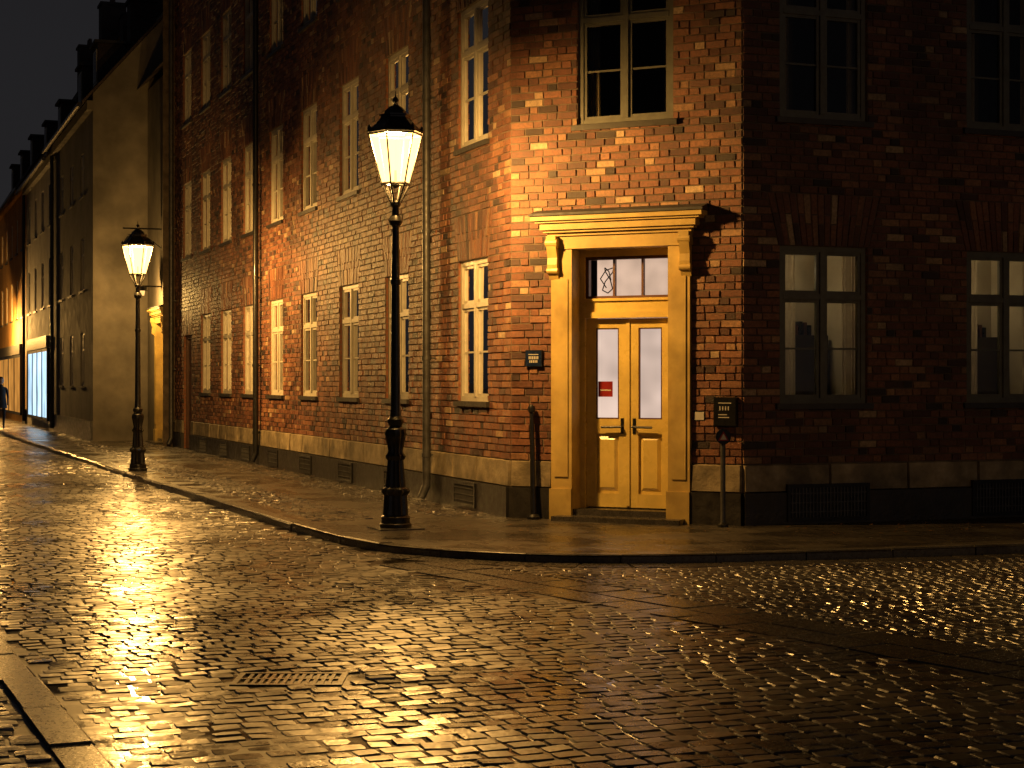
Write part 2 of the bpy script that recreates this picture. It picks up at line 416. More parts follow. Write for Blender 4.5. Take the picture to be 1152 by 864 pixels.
def vent(fr,a,b,z0,z1):
    mb.box(fr,a,b,.05,.085,z0,z0+.04,'dark_iron');mb.box(fr,a,b,.05,.085,z1-.04,z1,'dark_iron')
    mb.box(fr,a,a+.04,.05,.083,z0+.04,z1-.04,'dark_iron');mb.box(fr,b-.04,b,.05,.083,z0+.04,z1-.04,'dark_iron')
    mb.box(fr,a+.04,b-.04,.05,.068,z0+.04,z1-.04,'sign_black')
    n=int((b-a)/.045)
    for i in range(1,n): 
        x=a+.02+(b-a-.04)*i/n; mb.box(fr,x-.006,x+.006,.068,.078,z0+.04,z1-.04,'zinc')
    for i in range(1,4):
        z=z0+(z1-z0)*i/4; mb.box(fr,a+.04,b-.04,.068,.081,z-.005,z+.005,'zinc')
vent(FR,.53,1.60,.03,.45); vent(FR,3.0,4.07,.03,.45); vent(FR,5.5,6.57,.03,.45)
for t in (1.5,4.7,7.3,9.95,12.5,15,17.3,19.7): vent(FL,t-.42,t+.42,.03,.34)
mb.build('cellar_vents',BB)
mb=MB()
for t,m in ((2.89,'zinc'),(13.75,'dark_iron'),(23.7,'zinc')):
    p=FL.P(t,.13,0)
    mb.tube((p[0],p[1],.2),(p[0],p[1],HB),.055,m,14)
    q=FL.P(t,.20,0); mb.tube((p[0],p[1],.22),(q[0],q[1],.06),.055,m,14)
    for z in (.6,1.9,3.6,5.4,7.2,9,10.6): 
        mb.lathe((p[0],p[1],z),[(0,.055),(0,.066),(.05,.066),(.05,.055)],m,14)
        mb.box(FL,t-.012,t+.012,0,.09,z+.012,z+.035,m)
mb.build('drainpipes',BB,smooth=True,angle=.6)
mb=MB()
for fr,L in ((FL,TL),(FC,SW),(FR,LR)):
    for i,(d,z0,z1) in enumerate(((.10,HB-.35,HB-.2),(.2,HB-.2,HB-.05),(.34,HB-.05,HB+.12))):
        mb.box(fr,0.0,L,-.05,d,z0,z1,'sandstone')
pts=[FL.P(TL,.3,HB+.125),FL.P(0,.3,HB+.125),FC.P(SW,.3,HB+.125),FR.P(LR,.3,HB+.125),FR.P(LR,-10,HB+.125),FL.P(TL,-10,HB+.125)]
tops=[FL.P(TL-.0,-5,HB+4.5),FL.P(5,-5,HB+4.5),FR.P(4,-4.6,HB+4.5),FR.P(LR,-5,HB+4.5)]
mb.poly([pts[0],pts[1],tops[1],tops[0]],'roof_tile'); mb.poly([pts[1],pts[2],tops[2],tops[1]],'roof_tile')
mb.poly([pts[2],pts[3],tops[3],tops[2]],'roof_tile'); mb.poly([pts[3],pts[4],tops[3]],'mortar'); mb.poly([pts[4],pts[5],tops[0],tops[3]],'roof_tile')
for (a,b) in ((pts[3],pts[4]),(pts[4],pts[5]),(pts[5],pts[0])):
    mb.poly([(a[0],a[1],0),(b[0],b[1],0),(b[0],b[1],HB+.12),(a[0],a[1],HB+.12)],'mortar')
mb.build('roof',BB)
mb=MB()
def simple_door(fr,a,b,z1,mat):
    mb.box(fr,a-.004,a+.08,-.2,-.05,0,z1,mat); mb.box(fr,b-.08,b+.004,-.2,-.05,0,z1,mat); mb.box(fr,a+.08,b-.08,-.2,-.052,z1-.08,z1+.004,mat)
    mb.box(fr,a+.08,b-.08,-.2,-.12,0,z1-.08,mat)
    for (x0,x1) in ((a+.15,(a+b)/2-.05),((a+b)/2+.05,b-.15)):
        for (p,q) in ((.2,.9),(1.05,1.9),(2.05,z1-.2)):
            if q>p: mb.box(fr,x0,x1,-.12,-.10,p,q,mat)
simple_door(FL,21.5,22.6,2.72,'brown_door')
mb.build('side_door',BB)
# ---------------- portal + door
def portal(fr,c,parent,detail=True,glow='door_glow'):
    mb=MB(); s0,s1=c-.85,c+.85; a,b=c-.59,c+.59
    O='ochre_paint'
    for (x0,x1) in ((s0,a),(b,s1)):
        mb.box(fr,x0,x1,-.30,.06,.12,3.15,O)
        mb.box(fr,x0-.015,x1+(.0),.0,.085,.0,.36,O)
        mb.box(fr,x0+.045,x1-.045,.06,.072,.5,2.8,O)
    mb.box(fr,a,b,-.30,.055,3.15,3.30,O)
    mb.box(fr,s0-.02,s1+.02,-.05,.075,3.152,3.302,O)
    for (e,d,z0,z1) in ((.03,.10,3.302,3.34),(.07,.14,3.34,3.37),(.10,.17,3.37,3.45),(.15,.20,3.45,3.475),(.19,.23,3.475,3.53)):
        mb.box(fr,s0-e,s1+e,-.02,d,z0,z1,O)
    mb.box(fr,s0-.21,s1+.21,-.02,.25,3.53,3.55,'lead')
    P=fr.P
    mb.hexa([P(s0-.2,0,3.55),P(s1+.2,0,3.55),P(s1+.2,0,3.62),P(s0-.2,0,3.62),P(s0-.2,.24,3.551),P(s1+.2,.24,3.551),P(s1+.2,.24,3.56),P(s0-.2,.24,3.56)],'lead')
    for x in (s0-.02,s1-.10):
        prof=[(3.30,.17),(3.22,.17),(3.15,.15),(3.05,.12),(2.97,.13),(2.9,.12),(2.84,.085),(2.80,.065)]
        for i in range(len(prof)-1):
            z1,d1=prof[i]; z0,d0=prof[i+1]
            mb.hexa([P(x,.05,z0),P(x+.12,.05,z0),P(x+.12,.05,z1),P(x,.05,z1),P(x,d0,z0),P(x+.12,d0,z0),P(x+.12,d1,z1),P(x,d1,z1)],O)
        mb.tube(P(x-.012,.12,3.22),P(x+.132,.12,3.22),.055,O,14); mb.tube(P(x-.008,.10,2.90),P(x+.128,.10,2.90),.038,O,12)
    mb.build('portal',parent)
    mb=MB(); D='ochre_door'
    mb.box(fr,a-.004,a+.06,-.32,-.20,.12,3.154,D); mb.box(fr,b-.06,b+.004,-.32,-.20,.12,3.154,D)
    mb.box(fr,a+.06,b-.06,-.32,-.202,3.07,3.154,D)
    mb.box(fr,a+.06,b-.06,-.32,-.17,2.35,2.42,D); mb.box(fr,a+.06,b-.06,-.32,-.205,2.42,2.55,D); mb.box(fr,a+.06,b-.06,-.32,-.18,2.55,2.58,D)
    w=(b-a-.12)
    mb.box(fr,a+.06,a+.10,-.30,-.225,2.58,3.07,'brown_door'); mb.box(fr,b-.10,b-.06,-.30,-.225,2.58,3.07,'brown_door')
    mb.box(fr,a+.10,b-.10,-.30,-.227,3.035,3.07,'brown_door'); mb.box(fr,a+.10,b-.10,-.30,-.227,2.58,2.61,'brown_door')
    for i in (1,2):
        x=a+.06+w*i/3; mb.box(fr,x-.012,x+.012,-.29,-.23,2.61,3.035,'brown_door')
    mb.box(fr,a+.06,b-.06,-.62,-.60,2.2,3.15,'transom_glow')
    mb.poly([P(a+.06,-.28,2.58),P(b-.06,-.28,2.58),P(b-.06,-.278,3.07),P(a+.06,-.278,3.07)],'window_glass')
    zb=.14; zt=2.345
    for k,(x0,x1) in enumerate(((a+.065,c-.006),(c+.006,b-.065))):
        st=.115; g0,g1=x0+st,x1-st
        mb.box(fr,x0,g0,-.30,-.25,zb,zt,D); mb.box(fr,g1,x1,-.30,-.25,zb,zt,D)
        mb.box(fr,g0,g1,-.30,-.251,2.235,zt,D); mb.box(fr,g0,g1,-.30,-.251,1.0,1.17,D)
        mb.box(fr,g0,g1,-.30,-.251,zb,.30,D)
        mb.box(fr,g0,g1,-.30,-.278,.30,1.0,D)
        mb.hexa([P(g0+.02,-.278,.33),P(g1-.02,-.278,.33),P(g1-.02,-.278,.97),P(g0+.02,-.278,.97),P(g0+.06,-.256,.37),P(g1-.06,-.256,.37),P(g1-.06,-.256,.93),P(g0+.06,-.256,.93)],D)
        for q in ((g0,g0+.016,1.17,2.235),(g1-.016,g1,1.17,2.235)): mb.box(fr,q[0],q[1],-.29,-.258,q[2],q[3],'brown_door')
        for q in ((1.17,1.186),(2.219,2.235)): mb.box(fr,g0+.016,g1-.016,-.29,-.26,q[0],q[1],'brown_door')
        mb.box(fr,g0,g1,-.287,-.281,1.18,2.23,glow)
    mb.box(fr,c-.028,c+.016,-.25,-.236,zb+.02,zt,D)
    for x,s in ((c-.08,-1),(c+.07,1)):
        mb.box(fr,x-.018,x+.018,-.25,-.242,1.0,1.18,'dark_iron')
        mb.tube(fr.P(x,-.245,1.08),fr.P(x,-.19,1.08),.010,'dark_iron',8)
        mb.tube(fr.P(x-.01*s,-.19,1.08),fr.P(x+s*.24,-.19,1.075),.014,'dark_iron',8)
    mb.box(fr,c-.39,c-.21,-.28,-.277,1.43,1.61,'sign_red')
    mb.box(fr,c-.37,c-.23,-.277,-.2755,1.50,1.515,'sign_white')
    mb.box(fr,a-.0,b+.0,-.33,.02,.0,.125,'step_stone')
    mb.box(fr,s0+.1,s1-.05,.02,.30,-.01,.055,'step_stone')
    pr=None
    for i in range(14):
        t=i/13*6.28*1.6; x=c-.30+.09*math.cos(t*1.7)*(.4+i/18); z=2.80+.15*math.sin(t)
        if pr: mb.tube(P(*pr),P(x,-.36,z),.007,'sign_black',5)
        pr=(x,-.36,z)
    mb.build('front_door',parent)
portal(FC,1.39,BB)
def wall_sign(name,fr,s,z,w,h,mat,label,t=.03):
    e=empty(name); mb=MB()
    mb.box(fr,s-w/2,s+w/2,.012,.02+t,z-h/2,z+h/2,mat)
    mb.box(fr,s-w/2-.008,s+w/2+.008,.010,.016+t,z-h/2-.008,z+h/2+.008,'dark_iron')
    for (a,b,c,d) in label:
        mb.box(fr,s+a*w,s+b*w,.02+t,.022+t,z+c*h,z+d*h,'sign_white')
    mb.build('plate',e)
wall_sign('street_name_plaque',FC,.31,1.88,.20,.18,'sign_blue',[(-.32,.32,.24,.28)]+[(-.3+.11*i,-.3+.11*i+.06,-.05,.14) for i in range(6)]+[(-.25+.11*i,-.25+.11*i+.06,-.28,-.12) for i in range(5)])
wall_sign('intercom_box',FC,2.66,1.27,.25,.31,'sign_black',[(-.3,.3,.30,.33)]+[(-.25+.13*i,-.25+.13*i+.05,.05,.2) for i in range(4)]+[(-.3,.1,-.12,-.09),(-.3,.2,-.22,-.19)],t=.07)
wall_sign('notice_plate',FC,2.34,1.22,.11,.09,'sign_white',[],t=.005)
e=empty('marker_post'); mb=MB(); px,py=2.33,18.82
mb.tube((px,py,0),(px,py,.92),.028,'zinc',12); mb.lathe((px,py,0),[(0,.06),(.03,.06),(.05,.03)],'dark_iron',12)
mb.tube((px,py-.02,1.0),(px,py-.045,1.0),.085,'sign_black',24); mb.tube((px,py+.0,.9),(px,py,.96),.02,'zinc',8)
mb.poly([(px-.06,py-.048,.955),(px+.06,py-.048,.955),(px,py-.048,1.06)],'sign_red')
mb.poly([(px-.035,py-.050,.968),(px+.035,py-.050,.968),(px,py-.050,1.033)],'sign_white')
mb.build('post_and_disc',e,smooth=False)
e=empty('iron_guard_post'); mb=MB()
b0=FC.P(.36,.16,0); t0=FC.P(.30,.08,1.27)
mb.tube(b0,t0,.036,'dark_iron',12,.026); mb.lathe(t0,[(-.03,.02),(-.02,.04),(.03,.045),(.06,.03),(.07,.0)],'dark_iron',12); mb.lathe(b0,[(0,.08),(.03,.08),(.06,.05)],'dark_iron',12)
mb.build('bar',e,smooth=True,angle=.6)
# ---------------------------------------------------------------- street lamps
def street_lamp(x,y,z0,power,rot=0,sc=1.0):
    e=empty('street_lamp'); mb=MB(); c=(x,y,z0)
    prof=[(0,.165),(.05,.165),(.06,.15),(.12,.15),(.14,.13),(.34,.118),(.36,.14),(.385,.15),(.41,.14),(.43,.105),(.46,.10),(.70,.082),(.72,.10),(.745,.105),(.77,.085),(.80,.075),(.92,.10),(.97,.112),(1.02,.10),(1.05,.065),(1.09,.085),(1.12,.085),(1.15,.06),(1.25,.052),(1.9,.047),(2.5,.043),(2.51,.055),(2.55,.055),(2.56,.043),(3.0,.038),(3.10,.036),(3.12,.06),(3.16,.075),(3.20,.06),(3.22,.04),(3.30,.035),(3.32,.055),(3.35,.055),(3.37,.02)]
    c=(0,0,0)
    mb.lathe(c,prof,'dark_iron',24,.14,(.13,1.0))
    mb.build('column',e,smooth=True,angle=.5)
    mb=MB(); n=6
    def ring(r,z,o=0): return [(r*math.cos(rot+math.pi*2*(j+o)/n),r*math.sin(rot+math.pi*2*(j+o)/n),z) for j in range(n)]
    zb,zt,rb,rt=3.54,4.05,.145,.275
    B=ring(rb,zb);T=ring(rt,zt); C0=ring(.04,3.33)
    for j in range(n):
        mb.tube(C0[j],B[j],.010,'dark_iron',6); mb.tube(B[j],T[j],.009,'dark_iron',6)
        mb.tube(B[j],B[(j+1)%n],.014,'dark_iron',6); mb.tube(T[j],T[(j+1)%n],.016,'dark_iron',6)
        mb.lathe((T[j][0],T[j][1],T[j][2]+.02),[(0,.012),(.03,.02),(.05,.016),(.07,.004)],'dark_iron',8)
    rings=[ring(.30,4.06),ring(.29,4.085),ring(.21,4.15),ring(.155,4.215),ring(.155,4.23),ring(.17,4.235),ring(.17,4.25),ring(.12,4.26),ring(.11,4.29),ring(.07,4.33),ring(.03,4.35)]
    for q in range(len(rings)-1):
        for j in range(n): mb.poly([rings[q][j],rings[q][(j+1)%n],rings[q+1][(j+1)%n],rings[q+1][j]],'dark_iron')
    mb.lathe(c,[(4.34,.03),(4.36,.018),(4.38,.03),(4.40,.035),(4.42,.025),(4.44,.008),(4.50,.002)],'dark_iron',10)
    mb.lathe(c,[(3.50,.02),(3.53,.05),(3.55,.05),(3.56,.015),(3.68,.012)],'dark_iron',10)
    mb.build('lantern_frame',e)
    mb=MB(); b2=ring(rb-.004,zb+.012);t2=ring(rt-.006,zt-.01)
    for j in range(n): mb.poly([b2[j],b2[(j+1)%n],t2[(j+1)%n],t2[j]],'lantern_glass')
    mb.build('lantern_glass',e)
    l=bpy.data.lights.new('lamp_light','POINT'); l.energy=power; l.color=(1,.52,.13); l.shadow_soft_size=.12
    o=bpy.data.objects.new('lamp_light',l); scene.collection.objects.link(o); o.location=(0,0,3.975); o.parent=e
    e.location=(x,y,z0); e.scale=(sc,sc,sc)
    return e
LX,LY=-1.275,18.65
street_lamp(LX,LY,0,1300,.25,1.065)
street_lamp(-6.72,30.6,0,1700,.1)
street_lamp(-22.1,70.0,0,4500,.4)  # added lamp just out of view, lights the far-left houses
street_lamp(8.6,10.9,0,120,.7)  # added lamp out of view on the right, dim fill for right facade
# ---------------------------------------------------------------- townhouses
def townhouse(name,fr,L,H,ops,mat,slope,depth=9,shop=None,chims=(),dorm=(),sg='shop_glow'):
    e=empty(name); mb=MB(); gl=MB()
    backing(mb,fr,L,H,list(ops),mat,mat,.16)
    P=fr.P
    for q in ([P(0,0,0),P(0,-depth,0),P(0,-depth,H),P(0,0,H)],[P(L,0,0),P(L,-depth,0),P(L,-depth,H),P(L,0,H)],[P(0,-depth,0),P(L,-depth,0),P(L,-depth,H),P(0,-depth,H)]): mb.poly(q,mat)
    r=H+slope*depth/2
    for s in (0,L): mb.poly([P(s,0,H),P(s,-depth,H),P(s,-depth/2,r)],mat)
    mb.build('walls',e)
    mb=MB()
    for (d0,d1) in ((.3,-depth/2),(-depth-.3,-depth/2)):
        z0=H-slope*.3; o=.09
        mb.hexa([P(-.12,d0,z0+.02),P(L+.12,d0,z0+.02),P(L+.12,d1,r+.02),P(-.12,d1,r+.02),P(-.12,d0,z0+.02+o),P(L+.12,d0,z0+.02+o),P(L+.12,d1,r+.02+o),P(-.12,d1,r+.02+o)],'roof_tile')
    mb.box(fr,0,L,-.01,.16,H-.45,H-.2,mat); mb.tube(P(0,.36,H-slope*.3+.02),P(L,.36,H-slope*.3+.02),.07,'dark_iron',10)
    for (s,d,w,h) in chims:
        zc=H+slope*min(-d,depth+d)
        mb.box(fr,s-w/2,s+w/2,d-w/2,d+w/2,zc-1.0,zc+h,'roof_tile'); mb.box(fr,s-w/2-.06,s+w/2+.06,d-w/2-.06,d+w/2+.06,zc+h,zc+h+.1,'roof_tile')
        for k in (-.2,.2): mb.lathe(P(s+k,d,zc+h+.1),[(0,.1),(.35,.08)],'brown_door',10)
    for s in dorm:
        zc=H+.4
        mb.box(fr,s-.55,s+.55,-2.2,-.45,zc,zc+1.5,'roof_tile'); mb.box(fr,s-.65,s+.65,-2.4,-.35,zc+1.5,zc+1.58,'lead')
        mb.box(fr,s-.38,s+.38,-.45,-.43,zc+.35,zc+1.35,'frame_white')
        mb.box(fr,s-.32,s-.03,-.43,-.42,zc+.42,zc+1.28,'sign_black'); mb.box(fr,s+.03,s+.32,-.43,-.42,zc+.42,zc+1.28,'sign_black')
    mb.build('roof',e)
    mb=MB()
    for o in ops: window(mb,gl,fr,*o,simple=False)
    mb.box(fr,0.002,L-.002 if not shop else shop[0],0,.05,0,.55,'black_plinth')
    mb.build('windows',e); gl.build('window_glass',e)
    if shop:
        mb=MB(); a,b,c,d=shop
        mb.box(fr,a,b,.0,.10,c,d,sg)
        n=4
        for i in range(n+1):
            x=a+(b-a)*i/n; mb.box(fr,x-.05,x+.05,0,.13,c,d,'dark_iron')
        mb.box(fr,a,b,0,.125,d-.10,d+.01,'dark_iron'); mb.box(fr,a,b,0,.125,c-.01,c+.1,'dark_iron')
        mb.box(fr,a-.1,b+.1,.0,.16,d+.02,d+.42,'sill')
        mb.build('shopfront',e)
    return e
FK=Frame(FL.P(23.9,0,0)[:2],FL.D,FL.N)
LK=empty('plastered_link_house'); mb=MB()
backing(mb,FK,4.5,9.6,[(1.25,2.95,0,3.4)],'plaster_grey','plaster_grey',.05)
mb.poly([FK.P(0,.3,9.6),FK.P(4.5,.3,9.6),FK.P(4.5,-4.5,13.5),FK.P(0,-4.5,13.5)],'roof_tile')
mb.poly([FK.P(0,-9,9.6),FK.P(4.5,-9,9.6),FK.P(4.5,-4.5,13.5),FK.P(0,-4.5,13.5)],'roof_tile')
mb.poly([FK.P(0,-9,0),FK.P(4.5,-9,0),FK.P(4.5,-9,9.6),FK.P(0,-9,9.6)],'plaster_grey')
mb.build('walls',LK)
portal(FK,2.1,LK,glow='warm_glow')
mb=MB()
mb.tube(FK.P(2.1,0,5.6),FK.P(2.1,1.0,5.6),.02,'dark_iron',8); mb.tube(FK.P(2.1,0,5.1),FK.P(2.1,.7,5.6),.015,'dark_iron',8)
mb.tube(FK.P(2.04,.65,5.15),FK.P(2.16,.65,5.15),.34,'sign_black',20)
mb.tube(FK.P(2.1,0,4.1),FK.P(2.1,.5,4.1),.02,'dark_iron',8); mb.tube(FK.P(2.1,.5,4.1),FK.P(2.1,.5,3.98),.11,'dark_iron',12,.14); mb.tube(FK.P(2.1,.5,3.98),FK.P(2.1,.5,3.86),.07,'warm_glow',12,.05)  # small lit lantern added below the sign bracket to brighten the portal
mb.build('hanging_sign',LK)
l=bpy.data.lights.new('added_lantern_light','POINT'); l.energy=320; l.color=(1,.56,.15); l.shadow_soft_size=.06  # added fill light for the far portal, goes with the added lantern
o=bpy.data.objects.new('added_lantern_light',l); scene.collection.objects.link(o); o.location=FK.P(2.1,.85,3.72); o.parent=LK
G0=FK.P(4.5,1.47,0)[:2]
FG=Frame(G0,FL.D,FL.N)
ops=[(t-.45,t+.45,a,b) for t in (2.5,5.3,8.1) for (a,b) in ((1.5,3.0),(4.2,5.7),(6.9,8.1))]
townhouse('plastered_townhouse',FG,10.2,9.45,ops,'plaster_grey',1.15,chims=((1.6,-3.6,1.0,1.3),(7.5,-2.4,.8,1.4)),dorm=(3.2,7.0))
FG2=Frame(FG.P(10.22,0,0)[:2],FL.D,FL.N)
ops=[(t-.45,t+.45,a,b) for t in (1.6,4.3,7.0,9.7) for (a,b) in ((4.2,5.8),(6.9,8.3))]
townhouse('plastered_townhouse',FG2,11,9.3,ops,'plaster_light',1.35,shop=(1.5,9.0,.3,2.75),chims=((2.5,-3.8,.9,1.5),(9,-3.8,.9,1.2)),dorm=(3,8))
FG3=Frame(FG2.P(11.02,0,0)[:2],FL.D,FL.N)
ops=[(t-.45,t+.45,a,b) for t in (1.8,4.6,7.4,10.2,13,15.8) for (a,b) in ((4.2,5.8),(6.9,8.3))]
townhouse('ochre_townhouse',FG3,22,9.6,ops,'plaster_orange',1.6,shop=(1.5,14,.3,2.7),sg='warm_shop_glow',chims=((4,-3.8,1.0,1.6),(12,-3.8,1.0,1.3)),dorm=(3,8,13))
mb=MB()
for s in (10.22,21.24):
    p=FG.P(s,.1,0); mb.tube((p[0],p[1],.1),(p[0],p[1],9.2),.06,'dark_iron',10)
mb.build('drainpipes',bpy.data.objects['plastered_townhouse'])
# ---------------------------------------------------------------- ground
RZ=-.07
def flat(name,pts,z,mat):
    mb=MB(); mb.poly([(p[0],p[1],z) for p in pts],mat); return mb.build(name)
flat('ground',[(-900,-900),(900,-900),(900,900),(-900,900)],-.16,'ground_soil')
kp=[(-48,130),(-27.3,84),(-15.6,52.5),(-9.15,36.2),(-6.1,28.3),(-3.8,22.5),(-2.5,19.3),(-1.5,17.0),(-.65,16.2),(.53,15.7),(1.88,15.8),(5.1,16.7),(9,18.2),(14.1,20.1),(40,30)]
def chaikin(p,n=2):
    for _ in range(n):
        q=[p[0]]
        for a,b in zip(p[:-1],p[1:]): q+=[(a[0]*.75+b[0]*.25,a[1]*.75+b[1]*.25),(a[0]*.25+b[0]*.75,a[1]*.25+b[1]*.75)]
        q.append(p[-1]); p=q
    return p
KB=chaikin(kp,2)
flat('sidewalk',KB+[(60,60),(60,140),(0,160)],0,'slabs')
flat('cobblestone_road',[(-70,140),(-20,-12),(25,-12),(60,20),(60,45),(10,140)],RZ-.008,'wet_grout')
LKB=[(-58,138.2),(-3.26-.43*42,52.85),(-3.26,10.85),(-1.82,7.5),(2.9,-3.5),(6,-10.7)]
flat('opposite_sidewalk',LKB+[(-30,-10.7),(-90,138)],-.010,'wet_grout')
SK=[(4.4,-8),(5.2,4),(5.9,8.2),(7.0,9.7),(9,10.6),(30,18.5)]
SK=chaikin(SK,2)
flat('corner_sidewalk',SK+[(30,-8)],0,'slabs')
def kerb(name,pl,side,far=75,w=.16,mat='kerb_granite'):
    mb=MB()
    P=[Vector((p[0],p[1])) for p in pl]; out=[P[0]]; need=.9; 
    for a,b in zip(P[:-1],P[1:]):
        d=(b-a).length; t=0
        while d-t>=need: t+=need; out.append(a+(b-a)*(t/d)); need=.9
        need-= (d-t)
    for a,b in zip(out[:-1],out[1:]):
        if a.y>far or a.x>22 or b.y<-8: continue
        D=(b-a).normalized(); n=Vector((-D.y,D.x))*side; g=D*.006; a=a+g; b=b-g
        zt=.006+random.uniform(-.005,.006); e=.022
        o1=random.uniform(-.006,.006)
        q=lambda p,k,z:(p.x+n.x*(k+o1),p.y+n.y*(k+o1),z)
        mb.hexa([q(a,-w,-.13),q(b,-w,-.13),q(b,0,-.13),q(a,0,-.13),q(a,-w,zt),q(b,-w,zt),q(b,-e,zt),q(a,-e,zt)],mat)
        mb.hexa([q(a,-e,-.13),q(b,-e,-.13),q(b,.004,-.13),q(a,.004,-.13),q(a,-e,zt-.0005),q(b,-e,zt-.0005),q(b,.004,zt-e),q(a,.004,zt-e)],mat)
    return mb.build(name)
kerb('kerb',KB,-1)
kerb('kerb',LKB,1,w=.2)
kerb('kerb',SK,1)
def hmap(x,y): return .5*np.sin(x*1.1+.7*y+1)+.5*np.sin(.55*x-.9*y)+.35*np.sin(2.3*x+1.7*y)
def inpoly(x,y,poly):
    c=np.zeros(x.shape,bool); n=len(poly); j=n-1
    for i in range(n):
        xi,yi=poly[i];xj,yj=poly[j]
        cond=((yi>y)!=(yj>y))&(x<(xj-xi)*(y-yi)/((yj-yi) if yj!=yi else 1e-9)+xi); c^=cond; j=i
    return c
def setts(name,org,D,rows,cols,pitch,lmin,lmax,maskfn,ztop,seed,dome=.006,drop=.03,tilt=.035,hv=.004,wave=.006):
    rng=np.random.RandomState(seed); D=np.array(D); E=np.array((-D[1],D[0]))
    C=[];S=[]
    for r in range(rows[0],rows[1]):
        x=cols[0]+rng.uniform(0,lmax)
        n=int((cols[1]-cols[0])/((lmin+lmax)/2)); ls=rng.uniform(lmin,lmax,n); xs=x+np.cumsum(ls)-ls/2
        wob=.03*np.sin(xs*.8+r*.05)+.012*np.sin(xs*3.1+r*.4)
        cy=r*pitch+wob
        C.append(np.stack([org[0]+D[0]*xs+E[0]*cy,org[1]+D[1]*xs+E[1]*cy],1)); S.append(ls)
    C=np.concatenate(C);S=np.concatenate(S)
    m=maskfn(C[:,0],C[:,1]); C=C[m];S=S[m]; n=len(C)
    u=np.array([-1,-.91,0,.91,1.]); U,V=np.meshgrid(u,u,indexing='ij'); U=U.ravel();V=V.ravel()
    edge=(np.abs(U)==1)|(np.abs(V)==1)
    corner=(np.abs(U)>.8)&(np.abs(V)>.8)
    Us=np.where(corner,U*.96,U);Vs=np.where(corner,V*.96,V)
    zz=np.where(edge,-drop,-dome*(.5*U**2+.5*V**2)*1.0)
    a=(S/2-.005)[:,None]*(1+rng.uniform(-.05,.02,(n,1))); b=(pitch/2-.005)*(1+rng.uniform(-.08,.02,(n,1)))
    lx=Us[None]*a+rng.uniform(-.003,.003,(n,25)); ly=Vs[None]*b+rng.uniform(-.003,.003,(n,25))
    an=rng.normal(0,.03,(n,1)); lx,ly=lx*np.cos(an)-ly*np.sin(an),lx*np.sin(an)+ly*np.cos(an)
    tx=rng.normal(0,tilt,(n,1));ty=rng.normal(0,tilt,(n,1))
    dm=rng.uniform(.4,1.6,(n,1))
    z=ztop+hmap(C[:,0],C[:,1])[:,None]*wave+rng.normal(0,hv,(n,1))+np.where(edge[None],zz[None],zz[None]*dm)+lx*tx+ly*ty+rng.normal(0,.0004,(n,25))
    X=C[:,0:1]+D[0]*lx+E[0]*ly; Y=C[:,1:2]+D[1]*lx+E[1]*ly
    co=np.stack([X,Y,z],2).reshape(-1,3)
    q=[]
    for i in range(4):
        for j in range(4): q.append((i*5+j,(i+1)*5+j,(i+1)*5+j+1,i*5+j+1))
    q=np.array(q); F=(q[None]+(np.arange(n)*25)[:,None,None]).reshape(-1,4)
    rim=np.array([(i in (0,3)) or (j in (0,3)) for i in range(4) for j in range(4)])
    me=bpy.data.meshes.new(name); me.vertices.add(len(co)); me.vertices.foreach_set('co',co.ravel().astype(np.float32))
    me.loops.add(F.size); me.loops.foreach_set('vertex_index',F.ravel().astype(np.int32))
    me.polygons.add(len(F)); me.polygons.foreach_set('loop_start',(np.arange(len(F))*4).astype(np.int32)); me.polygons.foreach_set('loop_total',np.full(len(F),4,np.int32))
    me.polygons.foreach_set('use_smooth',np.tile(~rim,n)); me.update(calc_edges=True); me.validate()
    at=me.attributes.new('rnd','FLOAT','POINT'); at.data.foreach_set('value',np.repeat(rng.uniform(0,1,n),25).astype(np.float32))
    me.materials.append(MATS['granite'])
    try: me.set_sharp_from_angle(angle=.35)
    except Exception: pass
    o=bpy.data.objects.new(name,me); scene.collection.objects.link(o); print(name,n); return o
road=[p for p in reversed(LKB)]+[(-48,130)]+[(p[0],p[1]-.0) for p in KB]+[(40,5),(30,-10.7)]
lineA=((-.55,14.6),(2.87,9.56))
dA=np.array((lineA[1][0]-lineA[0][0],lineA[1][1]-lineA[0][1])); dA=dA/np.linalg.norm(dA); nA=np.array((-dA[1],dA[0]))
def dist_line(x,y): return (x-lineA[0][0])*nA[0]+(y-lineA[0][1])*nA[1]
def along(x,y): return (x-lineA[0][0])*dA[0]+(y-lineA[0][1])*dA[1]
def kdist(x,y,pl):
    d=np.full(x.shape,1e9)
    for (ax,ay),(bx,by) in zip(pl[:-1],pl[1:]):
        vx,vy=bx-ax,by-ay; t=np.clip(((x-ax)*vx+(y-ay)*vy)/(vx*vx+vy*vy),0,1)
        d=np.minimum(d,np.hypot(x-ax-t*vx,y-ay-t*vy))
    return d
def vis(x,y): return (np.abs(x)<.33*np.abs(y)+2.2)&(y>5)&(y<75)
MH=(-1.25,9.6)
def m_main(x,y):
    s=dist_line(x,y); al=along(x,y)
    return vis(x,y)&inpoly(x,y,road)&~((s>-.02)&(al>-1.6))&~((np.abs(x-MH[0])<.36)&(np.abs(y-MH[1])<.24))&(kdist(x,y,KB)>.08)&(kdist(x,y,LKB)>.10)
def m_side(x,y):
    s=dist_line(x,y); al=along(x,y)
    return vis(x,y)&inpoly(x,y,road)&(s>.78)&(al>-1.6)&(kdist(x,y,KB)>.40)
rp=empty('cobblestones')
a=setts('main_street_setts',(0,6),(cA,sA),(-60,560),(-26,14),.13,.12,.20,m_main,RZ,1,dome=.0014,drop=.010,tilt=.026,hv=.0014,wave=.004); a.parent=rp
